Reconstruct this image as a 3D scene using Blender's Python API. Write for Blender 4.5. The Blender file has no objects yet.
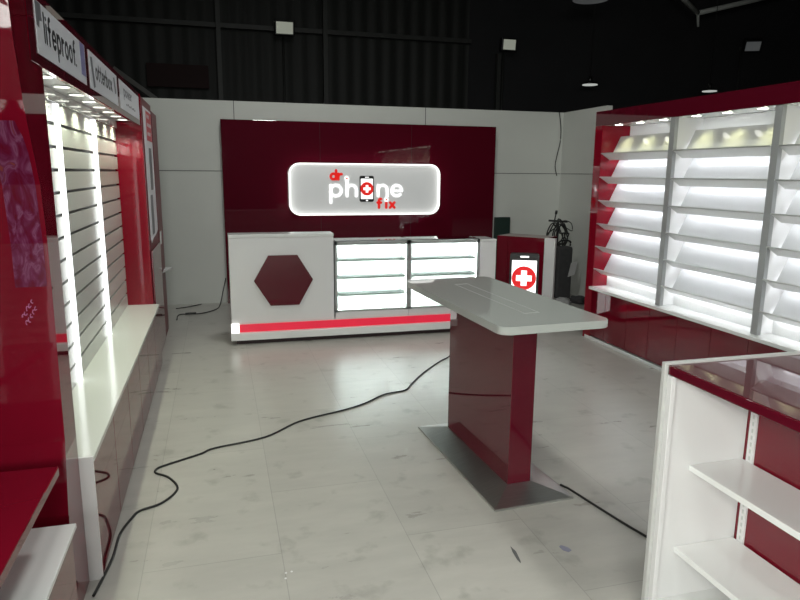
import bpy, bmesh, math, random
from mathutils import Vector, Matrix
random.seed(7)
PI = math.pi
S = bpy.context.scene
COL = S.collection

# ------------------------------------------------------------------ materials
def new_mat(name):
    m = bpy.data.materials.new(name); m.use_nodes = True
    nt = m.node_tree
    return m, nt, nt.nodes['Principled BSDF']

def pmat(name, color, rough=0.4, metal=0.0, spec=0.5, coat=0.0, noise=0.0, nscale=6.0, bump=0.0, stretch=(1, 1, 1)):
    m, nt, b = new_mat(name)
    b.inputs['Base Color'].default_value = (*color, 1)
    b.inputs['Roughness'].default_value = rough
    b.inputs['Metallic'].default_value = metal
    b.inputs['Specular IOR Level'].default_value = spec
    b.inputs['Coat Weight'].default_value = coat
    b.inputs['Coat Roughness'].default_value = 0.03
    if noise or bump:
        tc = nt.nodes.new('ShaderNodeTexCoord'); mp = nt.nodes.new('ShaderNodeMapping')
        mp.inputs['Scale'].default_value = stretch
        nz = nt.nodes.new('ShaderNodeTexNoise'); nz.inputs['Scale'].default_value = nscale
        nz.inputs['Detail'].default_value = 5
        nt.links.new(tc.outputs['Object'], mp.inputs['Vector']); nt.links.new(mp.outputs['Vector'], nz.inputs['Vector'])
        if noise:
            mx = nt.nodes.new('ShaderNodeMixRGB'); mx.blend_type = 'MULTIPLY'; mx.inputs['Fac'].default_value = noise
            mx.inputs['Color1'].default_value = (*color, 1)
            cr = nt.nodes.new('ShaderNodeValToRGB'); cr.color_ramp.elements[0].position = .3; cr.color_ramp.elements[1].position = .7
            cr.color_ramp.elements[0].color = (.35, .35, .35, 1); cr.color_ramp.elements[1].color = (1, 1, 1, 1)
            nt.links.new(nz.outputs['Fac'], cr.inputs['Fac']); nt.links.new(cr.outputs['Color'], mx.inputs['Color2'])
            nt.links.new(mx.outputs['Color'], b.inputs['Base Color'])
        if bump:
            bp = nt.nodes.new('ShaderNodeBump'); bp.inputs['Strength'].default_value = bump; bp.inputs['Distance'].default_value = .01
            nt.links.new(nz.outputs['Fac'], bp.inputs['Height']); nt.links.new(bp.outputs['Normal'], b.inputs['Normal'])
    return m

def emat(name, color, strength, base=None):
    m, nt, b = new_mat(name)
    b.inputs['Base Color'].default_value = (*(base or color), 1)
    b.inputs['Roughness'].default_value = .3
    b.inputs['Emission Color'].default_value = (*color, 1)
    b.inputs['Emission Strength'].default_value = strength
    return m

def glass_mat(name, tint=(.93, .97, .95)):
    m = bpy.data.materials.new(name); m.use_nodes = True
    nt = m.node_tree; nt.nodes.clear()
    o = nt.nodes.new('ShaderNodeOutputMaterial'); mx = nt.nodes.new('ShaderNodeMixShader')
    t = nt.nodes.new('ShaderNodeBsdfTransparent'); t.inputs['Color'].default_value = (*tint, 1)
    g = nt.nodes.new('ShaderNodeBsdfGlossy'); g.inputs['Roughness'].default_value = .02
    f = nt.nodes.new('ShaderNodeFresnel'); f.inputs['IOR'].default_value = 1.45
    nt.links.new(f.outputs['Fac'], mx.inputs['Fac']); nt.links.new(t.outputs[0], mx.inputs[1]); nt.links.new(g.outputs[0], mx.inputs[2])
    nt.links.new(mx.outputs[0], o.inputs['Surface'])
    return m

M = {}
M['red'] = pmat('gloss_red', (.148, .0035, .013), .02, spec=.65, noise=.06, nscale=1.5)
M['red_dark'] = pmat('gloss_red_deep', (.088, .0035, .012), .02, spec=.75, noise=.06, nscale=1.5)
M['grey_top'] = pmat('grey_white_laminate', (.40, .42, .40), .025, noise=.03, nscale=2)
M['board'] = pmat('display_board', (.60, .61, .62), .06, noise=.03, nscale=2)
M['post_grey'] = pmat('post_grey', (.30, .31, .31), .3, noise=.05)
M['red_lit'] = pmat('gloss_red_lit', (.23, .004, .016), .02, spec=.35, noise=.06, nscale=1.5)  # gloss red lightened, standing for the light inside the units
M['panel_grey'] = pmat('panel_grey_white', (.50, .505, .49), .3, noise=.03)
M['smudge'] = pmat('bluish_smudge', (.27, .27, .36), .4, noise=.3, nscale=30)
M['trim_grey'] = pmat('trim_grey', (.55, .56, .55), .2)
M['ledge'] = pmat('ledge_laminate', (.64, .66, .62), .12, noise=.03, nscale=2)
M['spot_dim'] = emat('spot_lens_recessed', (1, 1, .9), 2.0)
M['gloss_white'] = pmat('gloss_white', (.74, .75, .74), .05, noise=.03, nscale=2)
M['white'] = pmat('white_laminate', (.74, .75, .74), .16, noise=.03, nscale=2)
M['white_satin'] = pmat('white_satin', (.70, .70, .70), .35, noise=.03, nscale=2)
M['slat'] = pmat('slat_board', (.60, .61, .58), .22, noise=.04, nscale=2)
M['groove'] = pmat('groove_insert_shaded', (.07, .075, .075), .5, noise=.2, nscale=20)  # insert in the slat grooves, their shade put into its dark colour
M['steel'] = pmat('brushed_steel', (.58, .59, .57), .32, metal=.96, noise=.25, nscale=9, stretch=(1, 25, 1))
M['alu'] = pmat('aluminium', (.58, .60, .59), .33, metal=.8, noise=.1, nscale=12)
M['black'] = pmat('black_plastic', (.012, .012, .013), .35, noise=.2, nscale=15)
M['rubber'] = pmat('black_rubber', (.012, .012, .012), .5, noise=.2, nscale=30)
M['dark_gap'] = pmat('dark_recess', (.02, .006, .008), .6, noise=.2)
M['glass'] = glass_mat('showcase_glass')
M['led'] = emat('led_strip', (.95, .97, 1.0), 13.0)
M['led_case'] = emat('led_showcase', (.93, .98, 1.0), 105.0)
M['led_post_fill'] = emat('led_upright_fill', (.96, 1.0, .93), 16.0)  # strong glow for the slatwall added out of view
M['led_post'] = emat('led_upright', (.96, .98, 1.0), 1.9)
M['spot'] = emat('spot_lens', (1.0, .99, .88), 7.0)
M['rim_led'] = emat('edge_lit_rim', (1.0, .99, .96), 1.3)
M['led_red'] = emat('red_glow', (.80, .025, .07), .56, base=(.4, .01, .02))
M['led_white'] = emat('white_glow', (1, .98, .96), 1.1)
M['screen'] = emat('lit_screen', (1, 1, 1), 1.35)
M['cross_red'] = emat('lit_red', (.85, .008, .012), .85, base=(.12, .003, .003))
M['letter_red'] = emat('letter_red', (.85, .02, .015), .78, base=(.10, .003, .003))
M['shelf_white'] = pmat('shelf_white', (.84, .85, .84), .12, noise=.02, nscale=2)
M['duct'] = pmat('grey_duct', (.20, .20, .19), .5, noise=.2)
M['banner'] = pmat('dark_red_cloth', (.028, .004, .005), .7, noise=.5, nscale=3)
M['letter_white'] = emat('letter_white', (1, 1, 1), 1.0)
M['sign_face'] = emat('sign_face', (.9, .92, .91), .17, base=(.70, .71, .71))
M['sign_print'] = pmat('sign_print', (.74, .75, .80), .3, noise=.03)
M['ink'] = pmat('black_ink', (.02, .02, .025), .4, noise=.1)
M['ink_grey'] = pmat('grey_ink', (.18, .18, .2), .4, noise=.3, nscale=30)
M['ink_violet'] = pmat('violet_ink', (.25, .24, .45), .4, noise=.5, nscale=25)
M['paper'] = pmat('poster_paper', (.86, .85, .90), .4, noise=.08, nscale=12)
M['poster_red'] = pmat('poster_red', (.62, .05, .08), .4, noise=.1)
M['wall'] = pmat('partition_paint', (.64, .655, .62), .55, noise=.1, nscale=.9)
M['red_satin'] = pmat('satin_red', (.15, .004, .016), .35, spec=.25)
M['seam'] = pmat('panel_seam', (.10, .10, .10), .6, noise=.1)
M['steel_dark'] = pmat('painted_beam', (.055, .058, .055), .5, noise=.3, nscale=4)
M['roof'] = pmat('dark_roof', (.03, .03, .034), .8, noise=.3, nscale=1)
M['lamp_body'] = pmat('lamp_grey', (.50, .52, .50), .4, noise=.1)
M['lamp_lens'] = emat('lamp_lens_dim', (.9, .95, .8), .20, base=(.6, .62, .52))
M['lamp_lens2'] = emat('lamp_lens_pale', (.9, .95, .9), .45, base=(.6, .62, .55))
M['lamp_lens3'] = emat('lamp_lens_off', (.8, .85, .9), .035, base=(.45, .46, .46))
M['cloth'] = pmat('crumpled_sheet', (.42, .42, .42), .8, noise=.4, nscale=14, bump=.6)
M['card'] = pmat('card_tag', (.5, .5, .5), .6, noise=.15)
M['bag'] = pmat('dark_fabric', (.05, .05, .052), .8, noise=.4, nscale=25, bump=.4)
M['green_board'] = pmat('dark_green_board', (.012, .030, .024), .5, noise=.1)

def floor_mat():
    m, nt, b = new_mat('grey_stone_tile')
    N = nt.nodes.new; L = nt.links.new
    tc = N('ShaderNodeTexCoord'); mp = N('ShaderNodeMapping')
    mp.inputs['Location'].default_value = (.345, .30, 0)
    L(tc.outputs['Object'], mp.inputs['Vector'])
    br = N('ShaderNodeTexBrick')
    br.offset = 0.5; br.offset_frequency = 2
    br.inputs['Scale'].default_value = 1
    br.inputs['Brick Width'].default_value = 1.15; br.inputs['Row Height'].default_value = .575
    br.inputs['Mortar Size'].default_value = .0022; br.inputs['Mortar Smooth'].default_value = .2
    br.inputs['Bias'].default_value = 0
    br.inputs['Color1'].default_value = (.44, .427, .40, 1); br.inputs['Color2'].default_value = (.41, .397, .373, 1)
    br.inputs['Mortar'].default_value = (.33, .32, .30, 1)
    rot = N('ShaderNodeVectorRotate'); rot.rotation_type = 'Z_AXIS'; rot.inputs['Angle'].default_value = PI / 2
    L(mp.outputs['Vector'], rot.inputs['Vector'])
    L(rot.outputs['Vector'], br.inputs['Vector'])
    # stone streaks along x
    mp2 = N('ShaderNodeMapping'); mp2.inputs['Scale'].default_value = (1.5, 5.0, 1)
    L(tc.outputs['Object'], mp2.inputs['Vector'])
    n1 = N('ShaderNodeTexNoise'); n1.inputs['Scale'].default_value = 1.6; n1.inputs['Detail'].default_value = 8; n1.inputs['Roughness'].default_value = .62
    L(mp2.outputs['Vector'], n1.inputs['Vector'])
    r1 = N('ShaderNodeValToRGB'); r1.color_ramp.elements[0].position = .25; r1.color_ramp.elements[0].color = (.88, .88, .87, 1)
    r1.color_ramp.elements[1].position = .70; r1.color_ramp.elements[1].color = (1.05, 1.05, 1.03, 1)
    L(n1.outputs['Fac'], r1.inputs['Fac'])
    mul = N('ShaderNodeMixRGB'); mul.blend_type = 'MULTIPLY'; mul.inputs['Fac'].default_value = .9
    L(br.outputs['Color'], mul.inputs['Color1']); L(r1.outputs['Color'], mul.inputs['Color2'])
    # scuffs
    n2 = N('ShaderNodeTexNoise'); n2.inputs['Scale'].default_value = 7; n2.inputs['Detail'].default_value = 6
    L(tc.outputs['Object'], n2.inputs['Vector'])
    r2 = N('ShaderNodeValToRGB'); r2.color_ramp.elements[0].position = .27; r2.color_ramp.elements[0].color = (.62, .62, .6, 1)
    r2.color_ramp.elements[1].position = .40; r2.color_ramp.elements[1].color = (1, 1, 1, 1)
    L(n2.outputs['Fac'], r2.inputs['Fac'])
    mul2 = N('ShaderNodeMixRGB'); mul2.blend_type = 'MULTIPLY'; mul2.inputs['Fac'].default_value = .55
    L(mul.outputs['Color'], mul2.inputs['Color1']); L(r2.outputs['Color'], mul2.inputs['Color2'])
    # small dark flecks
    v = N('ShaderNodeTexVoronoi'); v.inputs['Scale'].default_value = 4.5
    L(tc.outputs['Object'], v.inputs['Vector'])
    r3 = N('ShaderNodeValToRGB'); r3.color_ramp.elements[0].position = .018; r3.color_ramp.elements[0].color = (.35, .35, .34, 1)
    r3.color_ramp.elements[1].position = .035; r3.color_ramp.elements[1].color = (1, 1, 1, 1)
    L(v.outputs['Distance'], r3.inputs['Fac'])
    mul3 = N('ShaderNodeMixRGB'); mul3.blend_type = 'MULTIPLY'; mul3.inputs['Fac'].default_value = .7
    L(mul2.outputs['Color'], mul3.inputs['Color1']); L(r3.outputs['Color'], mul3.inputs['Color2'])
    L(mul3.outputs['Color'], b.inputs['Base Color'])
    rr = N('ShaderNodeMapRange'); rr.inputs['To Min'].default_value = .24; rr.inputs['To Max'].default_value = .34
    L(n1.outputs['Fac'], rr.inputs['Value']); L(rr.outputs['Result'], b.inputs['Roughness'])
    b.inputs['Specular IOR Level'].default_value = .5
    return m
M['floor'] = floor_mat()

def corrugated(name, color):
    m, nt, b = new_mat(name)
    N = nt.nodes.new; L = nt.links.new
    tc = N('ShaderNodeTexCoord'); wv = N('ShaderNodeTexWave'); wv.bands_direction = 'X'; wv.inputs['Scale'].default_value = 1.1
    wv.inputs['Distortion'].default_value = 0
    sx = N('ShaderNodeSeparateXYZ'); ad = N('ShaderNodeMath'); ad.operation = 'ADD'; cb = N('ShaderNodeCombineXYZ')
    L(tc.outputs['Object'], sx.inputs[0]); L(sx.outputs[0], ad.inputs[0]); L(sx.outputs[1], ad.inputs[1]); L(ad.outputs[0], cb.inputs[0])
    L(cb.outputs[0], wv.inputs['Vector'])
    cr = N('ShaderNodeValToRGB'); cr.color_ramp.elements[0].position = .05; cr.color_ramp.elements[0].color = (.7 * color[0], .7 * color[1], .7 * color[2], 1)
    cr.color_ramp.elements[1].position = .35; cr.color_ramp.elements[1].color = (*color, 1)
    L(wv.outputs['Fac'], cr.inputs['Fac']); L(cr.outputs['Color'], b.inputs['Base Color'])
    bp = N('ShaderNodeBump'); bp.inputs['Strength'].default_value = .6; bp.inputs['Distance'].default_value = .03
    L(wv.outputs['Fac'], bp.inputs['Height']); L(bp.outputs['Normal'], b.inputs['Normal'])
    b.inputs['Roughness'].default_value = .6
    return m
M['corrugated'] = corrugated('corrugated_cladding', (.026, .028, .026))

def violet_reflection():  # colours stand in for a poster mirrored in the gloss red
    m, nt, b = new_mat('violet_reflection')
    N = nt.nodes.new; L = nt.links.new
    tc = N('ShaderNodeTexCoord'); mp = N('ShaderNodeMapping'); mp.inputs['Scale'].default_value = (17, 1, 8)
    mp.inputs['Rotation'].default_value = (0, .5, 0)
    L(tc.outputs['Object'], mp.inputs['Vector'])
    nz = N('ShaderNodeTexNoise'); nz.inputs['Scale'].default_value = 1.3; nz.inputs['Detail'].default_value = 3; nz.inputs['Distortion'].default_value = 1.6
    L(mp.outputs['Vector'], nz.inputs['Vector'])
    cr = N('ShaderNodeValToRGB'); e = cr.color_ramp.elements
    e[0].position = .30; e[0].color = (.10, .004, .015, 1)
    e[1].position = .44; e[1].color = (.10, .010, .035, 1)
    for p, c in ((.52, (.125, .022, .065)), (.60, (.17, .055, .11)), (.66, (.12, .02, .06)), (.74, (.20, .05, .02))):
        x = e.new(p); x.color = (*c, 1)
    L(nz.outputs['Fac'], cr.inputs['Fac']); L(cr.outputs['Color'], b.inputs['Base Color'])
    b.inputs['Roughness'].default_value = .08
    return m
M['violet'] = violet_reflection()
M['reflected_script'] = pmat('reflected_pale_script', (.42, .14, .30), .3, noise=.3, nscale=40)

# ------------------------------------------------------------------ mesh helpers
class B:
    """collects shapes of one mesh"""
    def __init__(s): s.bm = bmesh.new()
    def box(s, x0, x1, y0, y1, z0, z1, bev=0, mi=0, seg=2):
        r = bmesh.ops.create_cube(s.bm, size=1)
        vs = r['verts']
        for v in vs:
            v.co = Vector((x0 if v.co.x < 0 else x1, y0 if v.co.y < 0 else y1, z0 if v.co.z < 0 else z1))
        fs = {f for v in vs for f in v.link_faces}
        for f in fs: f.material_index = mi
        if bev:
            es = list({e for v in vs for e in v.link_edges})
            bmesh.ops.bevel(s.bm, geom=es, offset=bev, segments=seg, affect='EDGES', profile=.5)
        return s
    def prism(s, pts, off, mi=0):
        """closed polygon pts (3d) extruded by vector off"""
        off = Vector(off)
        a = [s.bm.verts.new(p) for p in pts]; b = [s.bm.verts.new(Vector(p) + off) for p in pts]
        n = len(pts)
        fs = [s.bm.faces.new(a), s.bm.faces.new(b[::-1])]
        for i in range(n): fs.append(s.bm.faces.new((a[i], b[i], b[(i + 1) % n], a[(i + 1) % n])))
        for f in fs: f.material_index = mi
        return s
    def cyl(s, c0, c1, r0, r1=None, n=24, mi=0, cap=True):
        c0, c1 = Vector(c0), Vector(c1); r1 = r0 if r1 is None else r1
        d = (c1 - c0).normalized(); u = d.orthogonal().normalized(); w = d.cross(u)
        a = [s.bm.verts.new(c0 + r0 * (math.cos(t) * u + math.sin(t) * w)) for t in [2 * PI * i / n for i in range(n)]]
        b = [s.bm.verts.new(c1 + r1 * (math.cos(t) * u + math.sin(t) * w)) for t in [2 * PI * i / n for i in range(n)]]
        fs = [s.bm.faces.new((a[i], a[(i + 1) % n], b[(i + 1) % n], b[i])) for i in range(n)]
        for f in fs: f.smooth = True
        if cap: fs += [s.bm.faces.new(a[::-1]), s.bm.faces.new(b)]
        for f in fs: f.material_index = mi
        return s
    def tube(s, pts, r, n=8, mi=0, sub=6):
        P = [Vector(p) for p in pts]
        Q = []
        for i in range(len(P) - 1):
            p0 = P[max(i - 1, 0)]; p1 = P[i]; p2 = P[i + 1]; p3 = P[min(i + 2, len(P) - 1)]
            for k in range(sub):
                t = k / sub
                Q.append(.5 * ((2 * p1) + (p2 - p0) * t + (2 * p0 - 5 * p1 + 4 * p2 - p3) * t * t + (3 * p1 - p0 - 3 * p2 + p3) * t ** 3))
        Q.append(P[-1])
        up = Vector((0, 0, 1)); rings = []
        for i, q in enumerate(Q):
            d = (Q[min(i + 1, len(Q) - 1)] - Q[max(i - 1, 0)])
            d = d.normalized() if d.length > 1e-9 else Vector((1, 0, 0))
            u = d.cross(up)
            if u.length < .05: u = d.orthogonal()
            u.normalize(); w = u.cross(d)
            rings.append([s.bm.verts.new(q + r * (math.cos(2 * PI * k / n) * u + math.sin(2 * PI * k / n) * w)) for k in range(n)])
        for a, b in zip(rings, rings[1:]):
            for k in range(n):
                f = s.bm.faces.new((a[k], a[(k + 1) % n], b[(k + 1) % n], b[k])); f.smooth = True; f.material_index = mi
        s.bm.faces.new(rings[0][::-1]).material_index = mi; s.bm.faces.new(rings[-1]).material_index = mi
        return s

def rrect(x0, x1, z0, z1, r, n=6):
    out = []
    for cx, cz, a in ((x1 - r, z1 - r, 0), (x0 + r, z1 - r, PI / 2), (x0 + r, z0 + r, PI), (x1 - r, z0 + r, 1.5 * PI)):
        for k in range(n + 1):
            t = a + PI / 2 * k / n; out.append((cx + r * math.cos(t), cz + r * math.sin(t)))
    return out

def link(name, b, mats, parent=None, loc=None):
    """one mesh object; vertices are given in world space (or in the parent's own space when the parent is turned)"""
    if not isinstance(mats, (list, tuple)): mats = [mats]
    bm = b.bm
    bmesh.ops.recalc_face_normals(bm, faces=bm.faces[:])
    off = Vector((0, 0, 0))
    if parent is not None:
        root = parent
        while root.parent: root = root.parent
        if not root.get('_local'): off = Vector(root.location)
    elif loc is not None: off = Vector(loc)
    else:
        xs = [v.co.x for v in bm.verts]; ys = [v.co.y for v in bm.verts]; zs = [v.co.z for v in bm.verts]
        off = Vector(((min(xs) + max(xs)) / 2, (min(ys) + max(ys)) / 2, min(zs)))
    if off.length: bmesh.ops.translate(bm, verts=bm.verts[:], vec=-off)
    me = bpy.data.meshes.new(name); bm.to_mesh(me); bm.free()
    for m in mats: me.materials.append(m)
    o = bpy.data.objects.new(name, me); COL.objects.link(o)
    if parent is not None: o.parent = parent
    else: o.location = off
    return o

def tag(o, label, cat, group=None):
    o['label'] = label; o['category'] = cat
    if group: o['group'] = group
    return o

def thing(name, label, cat, loc, rotz=0, group=None):
    o = bpy.data.objects.new(name, None); COL.objects.link(o)
    o.empty_display_size = .1
    o.location = loc; o.rotation_euler = (0, 0, rotz)
    if rotz: o['_local'] = 1
    return tag(o, label, cat, group)

def struct(name, b, m):
    o = link(name, b, m); o['kind'] = 'structure'; return o

def spot_light(parent, loc, energy, size, blend=.6, color=(1, .97, .88), r=.03, aim=(0, 0, -1)):
    d = bpy.data.lights.new('spot_beam', 'SPOT'); d.energy = energy; d.spot_size = size; d.spot_blend = blend
    d.color = color; d.shadow_soft_size = r
    o = bpy.data.objects.new('spot_beam', d); COL.objects.link(o)
    root = parent
    while root.parent: root = root.parent
    o.parent = parent; o.location = Vector(loc) - Vector(root.location)
    o.rotation_euler = Vector(aim).to_track_quat('-Z', 'Y').to_euler()
    return o

# ------------------------------------------------------------------ lettering (own stroke alphabet)
def arc(cx, cy, r, a0, a1, n=18):
    return [(cx + r * math.cos(math.radians(a0 + (a1 - a0) * k / n)), cy + r * math.sin(math.radians(a0 + (a1 - a0) * k / n))) for k in range(n + 1)]
O_ = arc(.5, .5, .5, 0, 360, 28)
GL = {
 'o': ([O_], 1.0), 'd': ([O_, [(1, 0), (1, 1.6)]], 1.0), 'p': ([O_, [(0, -.6), (0, 1)]], 1.0), 'b': ([O_, [(0, 0), (0, 1.6)]], 1.0),
 'h': ([[(0, 0), (0, 1.6)], arc(.45, .55, .45, 180, 0) + [(.9, 0)]], .9), 'n': ([[(0, 0), (0, 1)], arc(.45, .55, .45, 180, 0) + [(.9, 0)]], .9),
 'e': ([[(0, .5), (1, .5)], arc(.5, .5, .5, 0, 315, 26)], 1.0), 'r': ([[(0, 0), (0, 1)], arc(.45, .5, .45, 170, 70)], .55),
 'f': ([[(.25, 0), (.25, 1.25)] + arc(.58, 1.25, .33, 180, 75)[1:], [(0, .92), (.62, .92)]], .65),
 'i': ([[(0, 0), (0, 1)], [(-.01, 1.42), (.01, 1.42)]], 0.0), 'l': ([[(0, 0), (0, 1.6)]], 0.0),
 't': ([[(.25, 1.4), (.25, .3)] + arc(.55, .3, .3, 180, 280)[1:], [(0, .95), (.6, .95)]], .6),
 'x': ([[(0, 0), (.9, 1)], [(0, 1), (.9, 0)]], .9), 'w': ([[(0, 1), (.35, 0), (.65, 1), (1.0, 0), (1.3, 1)]], 1.3),
 '.': ([[(-.01, 0), (.01, 0)]], 0.0), 'c': ([arc(.5, .5, .5, 45, 315, 24)], .9), ' ': ([], .4), 'u': ([[(0, 1), (0, .45)] + arc(.45, .45, .45, 180, 360)[1:] + [(.9, 1)]], .9),
}
def ribbon(b, pts, w, org, u, v, depth, mi=0, closed=False):
    """flat band of width w along pts in the (u,v) plane with round ends, given a thickness"""
    n = u.cross(v)
    P = [Vector(p) for p in pts]
    def W(p): return org + u * p.x + v * p.y
    lefts = []; rights = []
    for i, p in enumerate(P):
        d = P[min(i + 1, len(P) - 1)] - P[max(i - 1, 0)]
        if closed and i in (0, len(P) - 1): d = P[1] - P[-2]
        d.normalize(); nn = Vector((-d.y, d.x)) * w / 2
        lefts.append(p + nn); rights.append(p - nn)
    if closed:
        for i in range(len(P) - 1):
            quad = [lefts[i], lefts[i + 1], rights[i + 1], rights[i]]
            b.prism([W(q) for q in quad], n * depth, mi)
        return
    def cap(c, s, a):
        ang = math.atan2(s.y, s.x)
        return [c + Vector((math.cos(ang + a * k / 6), math.sin(ang + a * k / 6))) * w / 2 for k in range(1, 6)]
    outline = lefts + cap(P[-1], lefts[-1] - P[-1], -PI) + rights[::-1] + cap(P[0], rights[0] - P[0], -PI)
    top = {}
    def V(p, k):
        key = (round(p.x, 6), round(p.y, 6), k)
        if key not in top: top[key] = b.bm.verts.new(W(p) + n * depth * k)
        return top[key]
    endc = cap(P[-1], lefts[-1] - P[-1], -PI); stc = cap(P[0], rights[0] - P[0], -PI)
    for k in (0, 1):
        fs = [[lefts[i], lefts[i + 1], rights[i + 1], rights[i]] for i in range(len(P) - 1)]
        fs += [[lefts[-1]] + endc + [rights[-1]], [rights[0]] + stc + [lefts[0]]]
        for q in fs:
            vs = [V(p, k) for p in q]
            try: b.bm.faces.new(vs).material_index = mi
            except ValueError: pass
    for a, c in zip(outline, outline[1:] + outline[:1]):
        try: b.bm.faces.new((V(a, 0), V(c, 0), V(c, 1), V(a, 1))).material_index = mi
        except ValueError: pass

def letter(b, ch, x, y, size, w, org, u, v, depth, xs=1.0, mi=0):
    st, adv = GL[ch]
    for s in st:
        pts = [Vector((x + p[0] * size * xs, y + p[1] * size)) for p in s]
        # polylines with sharp corners are cut in straight bits
        closed = (len(pts) > 3 and (pts[0] - pts[-1]).length < 1e-5)
        if ch in 'wx' and len(pts) > 2:
            for a, c in zip(pts, pts[1:]): ribbon(b, [a, c], w, org, u, v, depth, mi)
        else: ribbon(b, pts, w * .6 if ch == 'e' and len(pts) == 2 else w, org, u, v, depth, mi, closed)
    return adv * size * xs

def word(b, text, x, y, size, w, gap, org, u, v, depth, xs=1.0, mi=0):
    for ch in text:
        x += letter(b, ch, x, y, size, w, org, u, v, depth, xs, mi) + gap
    return x
UX, UY, UZ = Vector((1, 0, 0)), Vector((0, 1, 0)), Vector((0, 0, 1))

# ================================================================== the hall
struct('floor', B().box(-5, 13, -6, 14.2, -.1, 0), M['floor'])
struct('ceiling', B().box(-5, 13, -6, 14.2, 7.5, 7.6), M['roof'])
struct('wall_far', B().box(-5, 5.0, 13.0, 13.12, 0, 7.5), M['corrugated'])
struct('wall_far_right', B().box(5.0, 13, 13.0, 13.12, 0, 7.5), M['roof'])
struct('wall_outer_left', B().box(-5.12, -5, -6, 13.12, 0, 7.5), M['corrugated'])
struct('wall_outer_right', B().box(13, 13.12, -6, 13.12, 0, 7.5), M['roof'])
struct('wall_behind', B().box(-5, 13, -6.1, -6, 0, 7.5), M['roof'])
# girts and columns of the cladding
struct('trim_1', B().box(-5, 5.0, 12.86, 12.97, 4.18, 4.26), M['steel_dark'])
struct('trim_2', B().box(-5, 13, 12.86, 12.97, 2.35, 2.5), M['steel_dark'])
struct('trim_3', B().box(.10, .18, 12.76, 12.86, 0, 7.5), M['steel_dark'])
struct('trim_4', B().box(2.02, 2.10, 12.74, 12.86, 0, 7.5), M['steel_dark'])
struct('trim_5', B().prism([(-1.66, 12.7, 3.34), (-1.62, 12.7, 3.41), (-.95, 12.7, 2.92), (-.99, 12.7, 2.86)], (0, .06, 0)), M['duct'])
tag(link('wall_banner', B().box(-1.12, -.06, 12.90, 12.93, 3.12, 3.52, .004), M['banner']), 'very dark red banner on the far cladding above the left display', 'banner')
struct('trim_6', B().box(5.52, 5.60, 12.74, 12.86, 0, 4.0), M['steel_dark'])

# white partition behind the shop set
wb = B()
wb.box(-2.6, 4.80, 8.48, 8.56, 0, 2.485)
for x in (.235, 2.68, -.98): wb.box(x - .004, x + .004, 8.477, 8.481, 0, 2.485, mi=1)
wb.box(-2.6, 4.69, 8.477, 8.481, 1.645, 1.653, mi=1)
struct('wall_back', wb, [M['wall'], M['seam']])
wr = B()
wr.box(4.70, 4.78, 7.42, 8.48, 0, 2.485)
wr.box(4.697, 4.701, 7.42, 8.48, 1.645, 1.653, mi=1)
struct('wall_right', wr, [M['wall'], M['seam']])

# ================================================================== lamps of the hall
def flood(label, x, y, z, w, h, yaw, tilt, lens):
    t = thing('floodlight', label, 'floodlight', (x, y, z))
    R_ = Matrix.Rotation(yaw, 4, 'Z') @ Matrix.Rotation(tilt, 4, 'X')
    b = B().box(-w / 2 - .03, w / 2 + .03, -.02, .12, -h / 2 - .03, h / 2 + .03, .015)
    bmesh.ops.transform(b.bm, matrix=Matrix.Translation((x, y, z)) @ R_, verts=b.bm.verts[:])
    link('housing', b, M['black'], t)
    b = B().box(-w / 2, w / 2, -.032, -.021, -h / 2, h / 2, .006)
    bmesh.ops.transform(b.bm, matrix=Matrix.Translation((x, y, z)) @ R_, verts=b.bm.verts[:])
    link('lens', b, lens, t)
    b = B().box(x - .03, x + .03, y + .10, 12.985, z - .03, z + .03)
    link('bracket', b, M['steel_dark'], t)
    link('conduit', B().cyl((x, 12.93, 0), (x, 12.93, z), .022, None, 10), M['steel_dark'], t)
    return t
flood('floodlight with pale rectangular lens high on the dark cladding, left of the others', 1.30, 12.66, 4.20, .30, .20, 0, .15, M['lamp_lens'])
flood('floodlight high on the dark wall above the right end of the red backdrop', 5.72, 12.66, 4.16, .26, .19, .0, .1, M['lamp_lens'])
flood('dim tilted floodlight high in the dark above the sloped shelf wall', 11.52, 12.60, 4.45, .30, .20, -.45, .5, M['lamp_lens3'])

def pendant(label, x, y, z, r, lens, top=7.5):
    t = thing('pendant_lamp', label, 'lamp', (x, y, z))
    link('lamp_shade', B().cyl((x, y, z), (x, y, z + .03), r, r * .9, 32).cyl((x, y, z + .03), (x, y, z + .14), .05, .03, 16), M['black'], t)
    link('lens', B().cyl((x, y, z - .012), (x, y, z - .001), r * .93, None, 32), lens, t)
    link('cord', B().cyl((x, y, z + .14), (x, y, top), .006, None, 8), M['black'], t)
    return t
pendant('large round pendant lamp cut off by the top edge of the view', 5.08, 8.60, 4.02, .26, M['lamp_lens3'])
pendant('small disc lamp hanging in the dark left of the sloped shelf wall', 6.42, 10.72, 3.2, .14, M['lamp_lens2'])
pendant('small disc lamp just above the red top band of the sloped shelf wall', 9.0, 10.8, 3.2, .14, M['lamp_lens2'])

# roof truss corner seen top right
tr = B()
tr.cyl((7.6, 10.5, 4.95), (8.75, 11.0, 4.60), .045, None, 10).cyl((8.75, 11.0, 4.60), (10.9, 11.0, 5.15), .045, None, 10)
tr.cyl((7.6, 10.5, 4.95), (7.2, 10.5, 7.5), .04, None, 10).cyl((10.9, 11.0, 5.15), (11.6, 11.0, 7.5), .04, None, 10)
tr.cyl((8.75, 11.0, 4.60), (8.78, 11.0, 4.36), .03, .02, 10)
tag(link('roof_brace', tr, M['lamp_body']), 'grey tubular roof brace hanging in the dark at the top right', 'roof brace')

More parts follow.
